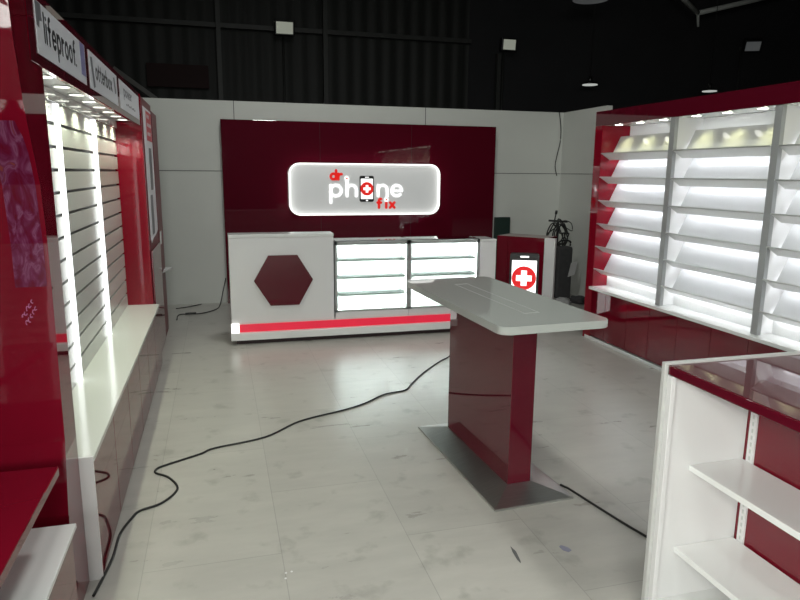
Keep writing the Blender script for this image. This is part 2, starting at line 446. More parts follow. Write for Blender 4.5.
def high_bay(x, y, z, power, r=.3):
    t = thing('high_bay_lamp', 'round high bay lamp switched on under the dark hall roof overhead', 'lamp', (x, y, z), 0, 'high bay lamps over the shop set')
    link('lamp_shade', B().cyl((x, y, z + .02), (x, y, z + .22), r * 1.05, r * .4, 24), M['lamp_body'], t)
    link('cord', B().cyl((x, y, z + .22), (x, y, 7.5), .008, None, 8), M['black'], t)
    d = bpy.data.lights.new('lamp_light', 'AREA'); d.shape = 'DISK'; d.size = 2 * r; d.energy = power; d.color = (.97, 1.0, .95)
    o = bpy.data.objects.new('lamp_light', d); COL.objects.link(o); o.parent = t; o.location = (0, 0, 0)
for x, y, p in ((-.2, -2.6, 75), (2.6, -2.6, 75), (1.2, .4, 38), (3.0, 3.4, 18), (.9, 5.3, 75)):
    high_bay(x, y, 5.6, p)

# ================================================================== red backdrop and logo sign
bd = B().box(.07, 3.655, 8.40, 8.47, 0, 2.262, .003)
for x in (1.27, 2.47): bd.box(x - .002, x + .002, 8.399, 8.401, 0, 2.262, mi=1)
tag(link('backdrop_panel', bd, [M['red_dark'], M['dark_gap']]), 'tall dark red glossy backdrop standing against the white partition behind the counter', 'backdrop panel')
tag(link('green_board', B().box(3.70, 3.93, 8.43, 8.47, 0, 1.05, .004), M['green_board']), 'dark green board leaning flat on the partition right of the red backdrop', 'board')

YS = 8.33
sg = thing('light_box_sign', 'lit rounded rectangular sign reading dr. phone fix on the red backdrop', 'sign', (1.85, YS, 1.10))
SX0, SX1, SZ0, SZ1 = .864, 2.834, 1.108, 1.757
bb = B().prism([(x, YS + .012, z) for x, z in rrect(SX0 + .006, SX1 - .006, SZ0 + .006, SZ1 - .006, .13)], (0, .057, 0))
link('sign_box', bb, M['white_satin'], sg)
fc = B().prism([(x, YS, z) for x, z in rrect(SX0 + .014, SX1 - .014, SZ0 + .014, SZ1 - .014, .125)], (0, .011, 0))
link('sign_face', fc, M['sign_face'], sg)
rim = B(); oo = rrect(SX0, SX1, SZ0, SZ1, .135); ii = rrect(SX0 + .014, SX1 - .014, SZ0 + .014, SZ1 - .014, .123)
for k in range(len(oo)):
    j = (k + 1) % len(oo)
    rim.prism([(oo[k][0], YS - .045, oo[k][1]), (oo[j][0], YS - .045, oo[j][1]), (ii[j][0], YS - .045, ii[j][1]), (ii[k][0], YS - .045, ii[k][1])], (0, .079, 0))
o = link('lit_rim', rim, M['rim_led'], sg); o['label'] = 'bright edge-lit rim of the sign'
K = .01315
def su(u): return .85 + (u - 290) * K
def sv(v): return SZ1 - (v - 165.2) * K - .004
org = Vector((0, YS, 0))
s = 10.3 * K; w = 2.7 * K; LD = .009
def sign_letter(mat, *draws):
    b = B()
    for d in draws: d(b)
    return link('letter', b, mat, sg)
LW, LR = M['letter_white'], M['letter_red']
for ch, u, sc in (('p', 330.9, 1), ('n', 377.8, .95), ('e', 391.6, 1)):
    sign_letter(LW, lambda b: letter(b, ch, su(u), sv(196), s, w, org, UX, UZ, LD))
def ring(b, uu, vv): ribbon(b, [Vector((su(uu), sv(vv))) + Vector(p) for p in arc(0, 0, 1.55 * K, 0, 360, 20)], 1.3 * K, org, UX, UZ, .013, 0, True)
def dot(b, uu, vv): b.cyl(org + UX * su(uu) + UZ * sv(vv), org + UX * su(uu) + UZ * sv(vv) - UY * .011, 1.0 * K, None, 16)
def h_draw(b):
    for st in ([(0, 0), (0, 1.72)], arc(.45, .55, .45, 180, 0) + [(.9, 0)]):
        ribbon(b, [Vector((su(346.8) + p[0] * s, sv(196) + p[1] * s)) for p in st], w, org, UX, UZ, LD)
    ring(b, 346.6, 179.2)
sign_letter(LW, h_draw)
sign_letter(LR, lambda b: letter(b, 'd', su(331.0), sv(180.0), 5.2 * K, 2.5 * K, org, UX, UZ, LD))
sign_letter(LR, lambda b: letter(b, 'r', su(338.4), sv(180.0), 5.2 * K, 2.5 * K, org, UX, UZ, LD))
sign_letter(LR, lambda b: dot(b, 346.6, 179.2))
sign_letter(LR, lambda b: letter(b, 'f', su(377.3), sv(207.4), 5.4 * K, 2.5 * K, org, UX, UZ, LD))
sign_letter(LR, lambda b: ribbon(b, [Vector((su(386.0), sv(207.4))), Vector((su(386.1), sv(202.6)))], 2.5 * K, org, UX, UZ, LD), lambda b: dot(b, 386.2, 199.6))
sign_letter(LW, lambda b: ring(b, 386.2, 199.6))
sign_letter(LR, lambda b: letter(b, 'x', su(389.9), sv(207.4), 5.0 * K, 2.4 * K, org, UX, UZ, LD))
ph = link('phone_emblem', B().prism([(x, YS, z) for x, z in rrect(su(359.2), su(373.2), sv(201.6), sv(176.6), 1.6 * K)], (0, -.02, 0)), M['black'], sg)
ph['label'] = 'black phone outline standing for the letter o'
link('screen', B().prism([(x, YS - .02, z) for x, z in rrect(su(360.2), su(372.2), sv(198.9), sv(179.3), .4 * K)], (0, -.004, 0)).box(su(365.3), su(367.3), YS - .024, YS - .02, sv(200.9), sv(199.7)).box(su(364.4), su(368.2), YS - .024, YS - .02, sv(178.3), sv(177.5)), M['letter_white'], ph)
b = B(); cc = org + UX * su(366.2) + UZ * sv(189.0)
ribbon(b, [Vector((su(366.2), sv(189.0))) + Vector(p) for p in arc(0, 0, 5.2 * K, 0, 360, 32)], 2.6 * K, org - UY * .024, UX, UZ, .004, 0, True)
b.cyl(cc - UY * .024, cc - UY * .027, 4.6 * K, None, 28)
link('ring', b, M['letter_red'], ph)
b = B(); b.box(cc.x - 3.6 * K, cc.x + 3.6 * K, YS - .033, YS - .026, cc.z - 1.25 * K, cc.z + 1.25 * K).box(cc.x - 1.25 * K, cc.x + 1.25 * K, YS - .034, YS - .026, cc.z - 3.6 * K, cc.z + 3.6 * K)
link('cross', b, M['letter_white'], ph)

# ================================================================== service counter
pl = thing('counter_plinth', 'long low white plinth with a glowing red strip under the service counter', 'counter base', (1.44, 6.55, 0))
b = B().box(.068, 2.83, 6.28, 6.68, .045, .118, .004).box(.075, 2.82, 6.335, 6.68, .118, .205)
link('base', b, M['white'], pl)
link('kick_board', B().box(.12, 2.79, 6.33, 6.66, 0, .045), M['dark_gap'], pl)
o = link('glow_strip', B().box(.150, 2.83, 6.318, 6.334, .120, .194), M['led_red'], pl); o['label'] = 'glowing red light strip'
o = link('end_light', B().box(.072, .149, 6.300, 6.334, .119, .205), M['led_white'], pl); o['label'] = 'bright white lit end of the strip'

rc = thing('reception_cabinet', 'tall white reception block with a dark red hexagon on its front', 'counter', (.58, 6.55, .205))
link('body', B().box(.079, 1.075, 6.33, 6.52, .205, 1.03, .003), M['white_satin'], rc)
link('desk', B().box(.079, 1.075, 6.521, 6.64, .205, .78, .003), M['white_satin'], rc)
link('worktop', B().box(.077, 1.077, 6.327, 6.53, 1.031, 1.063, .003), M['white'], rc)
hx = [(.300, .617), (.441, .860), (.718, .860), (.866, .617), (.728, .370), (.452, .370)]
o = link('hexagon_panel', B().prism([(x, 6.330, z) for x, z in hx], (0, -.022, 0)), M['red_dark'], rc); o['label'] = 'dark red hexagon panel'

def showcase(x0, x1, label, levels):
    t = thing('glass_showcase', label, 'showcase', ((x0 + x1) / 2, 6.56, .205), 0, None)
    y0, y1, zb, zt = 6.33, 6.63, .268, .976
    link('base_panel', B().box(x0, x1, y0, y1, .205, zb), M['white_satin'], t)
    link('back_panel', B().box(x0, x1, y1 - .02, y1, zb, zt), M['white'], t)
    link('interior_floor', B().box(x0 + .02, x1 - .02, y0 + .02, y1 - .02, zb, zb + .012), M['white'], t)
    link('side_panel', B().box(x0, x0 + .008, y0 + .02, y1 - .02, zb, zt - .03), M['white'], t)
    link('side_panel', B().box(x1 - .008, x1, y0 + .02, y1 - .02, zb, zt - .03), M['white'], t)
    fr = B(); g = .024
    fr.box(x0, x0 + g, y0, y0 + g, zb, zt).box(x1 - g, x1, y0, y0 + g, zb, zt)
    fr.box(x0, x1, y0, y0 + g, zb, zb + g * .8).box(x0, x1, y0, y0 + g, zt - .035, zt)
    fr.box(x0, x1, y1 - g, y1, zt - .03, zt).box(x0, x0 + g, y0, y1, zt - .03, zt).box(x1 - g, x1, y0, y1, zt - .03, zt)
    link('frame', fr, M['alu'], t)
    link('front_glass', B().box(x0 + g, x1 - g, y0 + .006, y0 + .012, zb + g * .8, zt - .035), M['glass'], t)
    link('top_glass', B().box(x0 + .01, x1 - .01, y0 + .01, y1 - .01, zt + .001, zt + .009), M['glass'], t)
    for z in levels:
        sh = link('shelf', B().box(x0 + .012, x1 - .012, y0 + .063, y1 - .03, z - .002, z + .002), M['glass'], t)
        link('edge_strip', B().box(x0 + .012, x1 - .012, y0 + .030, y0 + .042, z - .011, z + .010), M['alu'], sh)
    for xx in (x0 + .006, x1 - .022):
        link('corner_light', B().box(xx, xx + .016, y0 + .027, y0 + .034, zb + .03, zt - .04), M['led_case'], t)
    for z in levels + [zt - .008]:
        link('light_strip', B().box(x0 + .03, x1 - .03, y0 + .045, y0 + .060, z - .010, z - .002), M['led_case'], t)
    return t
showcase(1.088, 1.848, 'lit glass showcase next to the white reception block, three shelves', [.436, .610, .786])
showcase(1.852, 2.615, 'lit glass showcase next to the plain white end cabinet, behind the corner of the table', [.610, .780])
b = thing('end_cabinet', 'plain white cabinet closing the right end of the counter', 'cabinet', (2.71, 6.55, .205))
link('body', B().box(2.622, 2.802, 6.33, 6.63, .205, .95, .003), M['white_satin'], b)
link('worktop', B().box(2.620, 2.804, 6.327, 6.64, .951, .972, .003), M['white'], b)

# ================================================================== red cabinet with phone light box (turned 45 degrees)
ang = math.atan2(6.325 - 6.873, 3.504 - 3.046)
ec = thing('corner_cabinet', 'low dark red glossy cabinet with a white end panel right of the counter', 'cabinet', (3.046, 6.873, 0), ang)
link('body', B().box(.0, .575, .012, .36, .06, .955, .003), M['red'], ec)
link('kick_board', B().box(.02, .57, .04, .34, 0, .06), M['black'], ec)
link('door', B().box(.004, .135, 0, .011, .07, .95, .002), M['red'], ec)
link('door', B().box(.139, .572, 0, .011, .07, .95, .002), M['red'], ec)
o = link('end_panel', B().box(.578, .70, -.012, .03, 0, .962, .003), M['white_satin'], ec); o['label'] = 'white end panel'

pk = thing('phone_light_box', 'phone shaped light box with a white cross in a red disc', 'light box', (2.96, 6.32, 0), -.45)
link('case', B().prism([(x, 0, z) for x, z in rrect(0, .305, .0, .822, .03)], (0, .07, 0)), M['black'], pk)
link('screen', B().prism([(x, -.006, z) for x, z in rrect(.024, .281, .14, .748, .004)], (0, .0055, 0)), M['screen'], pk)
link('speaker_slot', B().box(.107, .198, -.005, -.0005, .778, .796, .002), M['letter_white'], pk)
b = B().cyl((.1525, -.0062, .560), (.1525, -.012, .560), .127, None, 40)
link('red_disc', b, M['cross_red'], pk)
link('cross', B().box(.0715, .2335, -.018, -.0125, .530, .590).box(.1225, .1825, -.0185, -.0125, .479, .641), M['screen'], pk)

# clutter in the corner by the partition
st = thing('cable_stand', 'dark stand hung with tangled black cables in the corner behind the white end panel', 'stand', (4.50, 8.12, 0))
link('pole', B().cyl((4.50, 8.12, .02), (4.50, 8.12, 1.02), .018, None, 12).cyl((4.36, 8.12, 1.02), (4.64, 8.12, 1.0), .014, None, 10), M['black'], st)
for k in range(3):
    a = k * 2.1 + .4
    link('leg', B().cyl((4.50, 8.12, .26), (4.50 + .19 * math.cos(a), 8.12 + .19 * math.sin(a), .012), .012, None, 8), M['black'], st)
for k in range(6):
    r = random.Random(k + 3); pts = []
    for i in range(9):
        t = i / 8 * 2 * PI
        pts.append((4.50 + (.06 + .10 * r.random()) * math.cos(t) + .02 * (k - 3), 8.10 + .05 * math.sin(t * 2) - .01 * k, .84 + (.10 + .11 * r.random()) * math.sin(t)))
    pts.append(pts[0]); link('cable_loop', B().tube(pts, .009, 6), M['rubber'], st)
link('cable_loop', B().tube([(4.48, 8.08, .98), (4.58, 8.06, .93), (4.68, 8.05, .88), (4.665, 8.05, .98), (4.58, 8.06, 1.02), (4.5, 8.08, 1.0)], .006, 6), M['rubber'], st)
link('cable_head', B().cyl((4.42, 8.08, 1.0), (4.43, 8.06, 1.12), .008, None, 8).cyl((4.43, 8.06, 1.11), (4.435, 8.055, 1.16), .017, None, 10), M['black'], st)
bx = thing('tool_case', 'dark upright tool case under the tangled cables in the corner', 'case', (4.44, 7.78, 0))
link('body', B().box(4.31, 4.53, 7.72, 7.90, 0, .70, .03), M['bag'], bx)
link('handle', B().tube([(4.36, 7.80, .70), (4.36, 7.80, .76), (4.44, 7.80, .78), (4.52, 7.80, .76), (4.52, 7.80, .70)], .012, 8), M['black'], bx)
tg = link('paper_tag', B().prism([(4.45, 7.692, .30), (4.55, 7.692, .33), (4.585, 7.692, .51), (4.49, 7.692, .49)], (0, .004, 0)), M['card'], bx); tg['label'] = 'pale paper tag hanging on the front'
def lump(name, c, sx, sy, sz, mat, seed, label, cat):
    b = B(); bmesh.ops.create_icosphere(b.bm, subdivisions=3, radius=1)
    r = random.Random(seed); ph_ = [r.random() * 6 for _ in range(6)]
    for v in b.bm.verts:
        p = v.co.copy()
        k = 1 + .18 * math.sin(4 * p.x + ph_[0]) * math.cos(5 * p.y + ph_[1]) + .12 * math.sin(9 * p.z + 7 * p.x + ph_[2])
        v.co = Vector((c[0] + p.x * sx * k, c[1] + p.y * sy * k, max(0.001, c[2] + p.z * sz * k)))
    for f in b.bm.faces: f.smooth = True
    return tag(link(name, b, mat), label, cat)
lump('crumpled_sheet', (4.17, 7.30, .04), .11, .10, .07, M['cloth'], 2, 'pale crumpled plastic sheet on the floor beside the white end panel', 'sheet')
lump('soft_bag', (4.48, 7.44, .03), .10, .14, .06, M['bag'], 5, 'dark soft bag lying on the floor in the corner beside the crumpled sheet', 'bag')
lump('dark_bundle', (3.74, 6.15, .04), .12, .14, .07, M['bag'], 9, 'small dark bundle on the floor against the far end of the sloped shelf wall', 'bundle')

# ================================================================== sloped shelf wall (right)
RX = 3.59; RY0, RY1 = 1.42, 5.845; RB = 3.93
rw = thing('sloped_shelf_display', 'long red framed wall display with lit white sloped shelves on the right', 'display unit', (3.75, 3.65, 0))
RZ = 2.242
pitch = 1.06
posts = [4.705 - pitch * k for k in range(3)]            # 4.705, 3.645, 2.585
ends = [5.715] + posts + [1.55]
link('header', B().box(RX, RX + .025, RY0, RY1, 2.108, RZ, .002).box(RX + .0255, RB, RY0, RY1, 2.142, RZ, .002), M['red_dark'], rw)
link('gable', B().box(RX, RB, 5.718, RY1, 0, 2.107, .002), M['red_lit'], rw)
link('gable', B().box(RX, RB, RY0, 1.54, 0, 2.112, .002), M['red'], rw)
link('back_panel', B().box(RB - .04, RB - .012, 1.545, 5.712, .549, 2.108), M['gloss_white'], rw)
link('soffit', B().box(RX + .026, RB - .05, 1.545, 5.712, 2.109, 2.120), M['gloss_white'], rw)
for y in posts:
    link('divider_panel', B().box(RX + .041, RB - .045, y - .009, y + .009, .55, 2.108), M['white_satin'], rw)
    o = link('divider_post', B().box(RX + .005, RX + .04, y - .030, y + .030, .55, 2.107, .002), M['post_grey'], rw); o['label'] = 'grey divider post'
TZ = [1.844 - .2243 * k for k in range(6)]
def prof(pts, y0, y1): return B().prism([(x, y0, z) for x, z in pts], (0, y1 - y0, 0))
for k in range(4):
    y1 = ends[k] - (.0 if k == 0 else .034); y0 = ends[k + 1] + .034
    if k == 0: y1 = 5.714
    for i, z in enumerate(TZ):
        # a tray lip rising to the front, and the board leaning back from its foot
        tr_ = link('tray_lip', prof([(RX + .002, z), (RX + .006, z + .006), (RX + .10, z - .052), (RX + .096, z - .060)], y0, y1), M['white'], rw)
        link('shelf_edge', prof([(RX - .002, z - .004), (RX - .002, z + .005), (RX + .0015, z + .005), (RX + .0015, z - .004)], y0, y1), M['alu'], tr_)
        link('sloped_board', prof([(RX + .098, z - .058), (RX + .104, z - .060), (RX + .212, z + .158), (RX + .204, z + .164)], y0, y1), M['board'], rw)
    for i, z in enumerate(TZ):
        link('light_strip', B().box(RX + .116, RX + .134, y0 + .01, y1 - .01, z - .040, z - .033), M['led'], rw)
    # spots of the bay
    for j in range(3):
        yy = y0 + (y1 - y0) * (j + .5) / 3
        sp = link('spotlight', B().cyl((RX + .065, yy, 2.1035), (RX + .065, yy, 2.1088), .042, None, 24), M['alu'], rw)
        link('lens', B().cyl((RX + .065, yy, 2.1012), (RX + .065, yy, 2.1033), .033, None, 20), M['spot'], sp)
        if k < 3: spot_light(sp, (RX + .065, yy, 2.096), 2.6, math.radians(80), .9, color=(1, 1, .5), aim=(.36, 0, -1))
link('riser', B().box(RX + .158, RX + .168, 1.545, 5.712, .549, .70), M['gloss_white'], rw)
link('ledge', B().box(3.545, RB - .045, 1.545, 5.712, .520, .548, .004), M['white'], rw)
dy = [5.712, 5.467, 5.114, 4.792, 4.429, 4.044, 3.674, 3.31, 2.95, 2.59, 2.23, 1.87, 1.545]
for a, c in zip(dy, dy[1:]):
    link('door', B().box(RX, RX + .02, c + .0018, a - .0018, .045, .518, .0015), M['red'], rw)
link('carcass', B().box(RX + .021, RB - .02, 1.545, 5.712, .035, .519), M['dark_gap'], rw)
o = link('plinth', B().box(RX - .006, RB - .05, 1.45, 5.80, 0, .03, .003), M['white'], rw); o['label'] = 'white plinth strip along the floor'

# ================================================================== slatwall display (left)
LX = -.517; GX = -.565; SL = -.765
lw = thing('slatwall_display', 'long lit slatwall display with brand header signs and white ledge on the left', 'display unit', (-.75, 4.2, 0))
LY0, LY1 = 2.66, 5.80
o = link('base_cabinet', B().box(-1.0, -.534, LY0 + .001, LY1 - .01, 0, .505), M['white_satin'], lw)
for k in range(6):
    a = LY0 + (LY1 - LY0) * k / 6
    link('door', B().box(-.532, LX - .004, a + .004, a + (LY1 - LY0) / 6 - .0018, .012, .508, .0015), M['red'], lw)
link('ledge', B().box(-.98, LX, LY0, LY1 - .002, .510, .535, .004), M['ledge'], lw)
o = link('end_panel', B().box(-.98, -.520, LY0 - .012, LY0 - .0005, 0, .536), M['white_satin'], lw); o['label'] = 'white end of the base cabinet'
up = [3.695, 4.735]
bays = [(2.655, 3.695), (3.695, 4.735), (4.735, 5.79)]
for y0, y1 in bays:
    b = B(); z = .536; top = 1.975
    g = .008
    while z < top:
        z1 = min(z + .112, top)
        b.box(SL - .02, SL, y0 + .001, y1 - .001, z, z1 - g * 2 if z1 < top else top)
        z = z1
    b.box(SL - .034, SL - .020, y0 + .001, y1 - .001, .536, top, mi=1)
    link('slat_panel', b, [M['slat'], M['groove']], lw)
for y in up:
    o = link('light_upright', B().box(SL + .001, SL + .022, y - .017, y + .017, .537, 1.97), M['led_post'], lw)
link('valance', B().box(SL + .001, SL + .012, 2.66, 5.79, 1.976, 2.034, .002), M['gloss_white'], lw)
link('soffit', B().box(SL - .03, GX - .035, 2.655, 5.795, 2.036, 2.046), M['white_satin'], lw)
hd = link('header', B().box(GX - .03, GX - .006, 2.50, 5.80, 2.001, 2.25, .002).box(-1.0, GX - .0305, 2.50, 5.80, 2.047, 2.25, .002), M['red_dark'], lw)
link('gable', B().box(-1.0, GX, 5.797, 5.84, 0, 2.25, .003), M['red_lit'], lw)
# lettered header signs
sy = [(2.60, 3.485), (3.585, 4.525), (4.635, 5.72)]
for n, (y0, y1) in enumerate(sy):
    sp = link('sign_panel', B().box(GX - .0055, GX - .0035, y0, y1, 2.040, 2.218), M['sign_print'], lw)
    org2 = Vector((GX - .0034, 0, 0)); b = B()
    if n == 0:
        word(b, 'lifeproof', 2.712, 2.098, .0575, .0160, .0295, org2, UY, UZ, .001, .88)
        ribbon(b, [Vector((3.256, 2.096)), Vector((3.258, 2.096))], .012, org2, UY, UZ, .001)
        link('lettering', b, M['ink'], sp)
        link('picture', B().box(GX - .0034, GX - .0028, y1 - .115, y1 - .012, 2.075, 2.216), M['ink_violet'], sp)
        q = B().prism([(GX - .0034, y0 + .006, 2.216), (GX - .0034, y0 + .004, 2.135), (GX - .0034, y0 + .04, 2.130), (GX - .0034, y0 + .05, 2.155), (GX - .0034, y0 + .085, 2.160), (GX - .0034, y0 + .08, 2.216)], (.0006, 0, 0))
        link('picture', q, M['ink_grey'], sp)
        sp['label'] = 'white sign panel lettered lifeproof'
    elif n == 1:
        word(b, 'otterbox', 3.755, 2.105, .050, .013, .028, org2, UY, UZ, .001, 1.05)
        link('lettering', b, M['ink'], sp)
        for ya, yb, za in ((y0 + .035, y0 + .14, 2.05), (y1 - .15, y1 - .06, 2.10)):
            link('picture', B().prism([(GX - .0034, ya, 2.19), (GX - .0034, ya + .05, 2.195), (GX - .0034, yb, za + .01), (GX - .0034, yb - .05, za)], (.0006, 0, 0)), M['ink_grey'], sp)
        sp['label'] = 'white sign panel lettered otterbox'
    else:
        word(b, 'power', 4.83, 2.135, .040, .012, .03, org2, UY, UZ, .001, 1.5)
        link('lettering', b, M['ink_grey'], sp); b = B()
        for k in range(7): ribbon(b, [Vector((y0 + .30 + k * .075, 2.085)), Vector((y0 + .335 + k * .075, 2.085 + .008 * (k % 2)))], .012, org2, UY, UZ, .001)
        link('lettering', b, M['ink_grey'], sp)
        sp['label'] = 'white sign panel with small grey print'
for y0, y1 in bays:
    for j in range(3):
        yy = y0 + (y1 - y0) * (j + .5) / 3
        sp = link('spotlight', B().cyl((-.685, yy, 2.0315), (-.685, yy, 2.0355), .045, None, 24), M['alu'], lw)
        link('lens', B().cyl((-.685, yy, 2.0295), (-.685, yy, 2.0312), .034, None, 20), M['spot_dim'], sp)
        spot_light(sp, (-.685, yy, 2.022), 8.5, math.radians(125), .6, color=(.94, 1, .76), aim=(-.05, 0, -1))
# bowed near end panel, its face to the viewer, with a violet reflection painted on
edge = [(2.285, 2.25), (2.306, 2.06), (2.353, 1.862), (2.375, 1.797), (2.464, 1.599), (2.49, 1.40), (2.489, 1.2), (2.474, .84), (2.470, .683), (2.42, .42), (2.40, .0)]
pf = [(-.572, y, z) for y, z in edge] + [(-.572, 2.646, 0), (-.572, 2.646, 1.999), (-.572, 2.49, 1.999), (-.572, 2.49, 2.25)]
np_ = link('end_panel', B().prism(pf, (-.46, 0, 0)), M['red'], lw); np_['label'] = 'bowed glossy red end panel with a painted violet reflection'
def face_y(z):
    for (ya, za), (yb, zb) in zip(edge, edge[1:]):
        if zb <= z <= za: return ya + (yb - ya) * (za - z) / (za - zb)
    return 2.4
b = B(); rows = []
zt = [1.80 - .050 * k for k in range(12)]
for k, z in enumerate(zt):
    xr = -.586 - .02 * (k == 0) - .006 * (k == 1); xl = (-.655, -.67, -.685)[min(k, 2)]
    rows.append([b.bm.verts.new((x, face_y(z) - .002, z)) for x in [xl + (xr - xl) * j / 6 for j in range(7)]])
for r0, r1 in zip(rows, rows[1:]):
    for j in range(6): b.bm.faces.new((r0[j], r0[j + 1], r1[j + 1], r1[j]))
o = link('reflection_decal', b, M['violet'], np_); o['label'] = 'painted violet reflection'
b = B(); r = random.Random(4)  # strokes painted for lettering mirrored in the glossy panel
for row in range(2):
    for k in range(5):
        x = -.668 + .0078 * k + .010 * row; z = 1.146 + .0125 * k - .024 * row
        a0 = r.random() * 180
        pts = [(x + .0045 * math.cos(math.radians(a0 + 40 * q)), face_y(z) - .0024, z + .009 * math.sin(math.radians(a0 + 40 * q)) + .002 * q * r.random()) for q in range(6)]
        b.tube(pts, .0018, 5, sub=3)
o = link('script_reflection', b, M['reflected_script'], np_); o['label'] = 'painted reflection of small pale slanted script'

# ------------------------------------------------ end columns beyond the slatwall
ecx = thing('end_column', 'red column at the far end of the slatwall display holding a white poster', 'column', (-.78, 6.25, 0))
link('body', B().box(-1.0, -.562, 5.845, 6.64, 0, 2.235, .004), M['red_satin'], ecx)
link('base_front', B().box(-.561, -.548, 5.85, 6.63, .02, .98, .003), M['red'], ecx)
po = B()
po.prism([(-.555, 5.875, 2.165), (-.555, 6.52, 2.165), (-.555, 6.56, 1.105), (-.555, 6.45, 1.09), (-.555, 6.30, 1.075), (-.555, 6.10, 1.07), (-.555, 5.94, 1.04), (-.555, 5.89, 1.07)], (-.004, 0, 0))
pt = link('poster', po, M['paper']); tag(pt, 'tall white poster with a red block on the column past the slatwall', 'poster')
def pchild(name, b, m):
    bmesh.ops.translate(b.bm, verts=b.bm.verts[:], vec=Vector((0, 0, 0)))
    return link(name, b, m, pt)
b = B().box(-.5545, -.5535, 6.06, 6.50, 1.90, 2.145)
rb = pchild('red_block', b, M['poster_red'])
b = B()
for z, n in ((2.10, 3), (2.03, 5), (1.955, 4)):
    for k in range(n): b.box(-.5533, -.5528, 6.12 + .07 * k, 6.16 + .07 * k, z - .012, z + .018)
link('lines_of_print', b, M['paper'], rb)
pchild('picture', B().prism([(-.5545, y, z) for y, z in rrect(6.14, 6.36, 1.48, 1.84, .03)], (.001, 0, 0)), M['ink_grey'])
pchild('picture', B().prism([(-.5545, y, z) for y, z in rrect(6.04, 6.24, 1.10, 1.44, .03)], (.001, 0, 0)), M['ink_grey'])
c2 = thing('end_column', 'narrow dark red column standing behind the poster column, nearest the partition', 'column', (-.78, 7.0, 0))
link('body', B().box(-1.0, -.560, 6.66, 7.18, 0, 2.19, .004), M['red_satin'], c2)
o = link('switch_plate', B().box(-.5595, -.552, 6.78, 6.88, .94, 1.06, .003), M['white'], c2); o['label'] = 'small white plate'
o = link('bracket_shelf', B().prism([(-.559, 6.80, .66), (-.559, 7.16, .66), (-.49, 7.16, .66), (-.49, 7.06, .66)], (0, 0, -.012)), M['white'], c2); o['label'] = 'small white corner shelf'

# ================================================================== near left display counter
nl = thing('display_counter', 'red topped display counter with a white lower shelf at the near left', 'counter', (-.72, 1.35, 0))
link('base', B().box(-.98, -.497, .55, 2.12, 0, .515, .003), M['red'], nl)
o = link('lower_shelf', B().box(-.98, -.483, .54, 2.130, .518, .535, .003), M['white'], nl); o['label'] = 'white lower shelf'
link('pedestal', B().box(-.98, -.72, .60, 2.04, .536, .718), M['red'], nl)
link('top', B().box(-.98, -.510, .54, 2.095, .719, .750, .003), M['red'], nl)

# unseen lit slatwall added behind that counter to throw light on the gondola
l2 = thing('slatwall_display', 'added unseen lit slatwall behind the red topped counter at the near left, lighting the gondola', 'display unit', (-1.06, .3, 0))
b = B(); z = .02
while z < 2.0:
    b.box(-1.03, -1.01, -1.30, .16, z, min(z + .096, 2.0)); z += .112
b.box(-1.045, -1.03, -1.30, .16, .02, 2.0, mi=1)
link('slat_panel', b, [M['slat'], M['groove']], l2)
link('header', B().box(-1.045, -.80, -1.30, 2.08, 2.02, 2.25, .003), M['red'], l2)
link('back_panel', B().box(-1.045, -1.005, .162, 2.08, 0, 2.018, .003), M['red'], l2)
link('gable', B().box(-1.045, -.99, 2.081, 2.115, 0, 2.25, .003), M['red'], l2)
for y in (-1.2, -.9, -.6, -.2, .1):
    link('light_upright', B().box(-1.009, -.985, y - .03, y + .03, .78, 1.98), M['led_post_fill'], l2)
for y in (-1.05, -.7, -.3, .1, .5):
    sp = link('fill_spotlight', B().cyl((-.775, y, 2.10), (-.70, y + .02, 2.05), .05, None, 20).box(-.80, -.76, y - .02, y + .02, 2.08, 2.14), M['white_satin'], l2)
    spot_light(sp, (-.69, y + .022, 2.043), 32, math.radians(125), .8, color=(.98, 1, .93), r=.15, aim=(2.2, 1.2, -1.35))

# unseen lit slatwall added behind the viewer to light the gondola
l3 = thing('slatwall_display', 'added unseen lit slatwall behind the viewer on the left, lighting the gondola', 'display unit', (-.45, -1.85, 0))
b = B(); z = .02
while z < 2.0:
    b.box(-.98, .08, -1.80, -1.78, z, min(z + .096, 2.0)); z += .112
b.box(-.98, .08, -1.815, -1.80, .02, 2.0, mi=1)
link('slat_panel', b, [M['slat'], M['groove']], l3)
link('header', B().box(-.98, .08, -1.815, -1.60, 2.02, 2.25, .003), M['red'], l3)
for x in (-.92, -.45, .02):
    link('light_upright', B().box(x - .03, x + .03, -1.779, -1.755, .1, 1.98), M['led_post'], l3)
for x in (-.80, -.45, -.05):
    sp = link('fill_spotlight', B().cyl((x, -1.575, 2.10), (x, -1.50, 2.06), .05, None, 20).box(x - .02, x + .02, -1.60, -1.56, 2.08, 2.14), M['white_satin'], l3)
    spot_light(sp, (x, -1.49, 2.053), 104, math.radians(115), .8, color=(.98, 1, .94), r=.15, aim=(.55, 1, -.42))

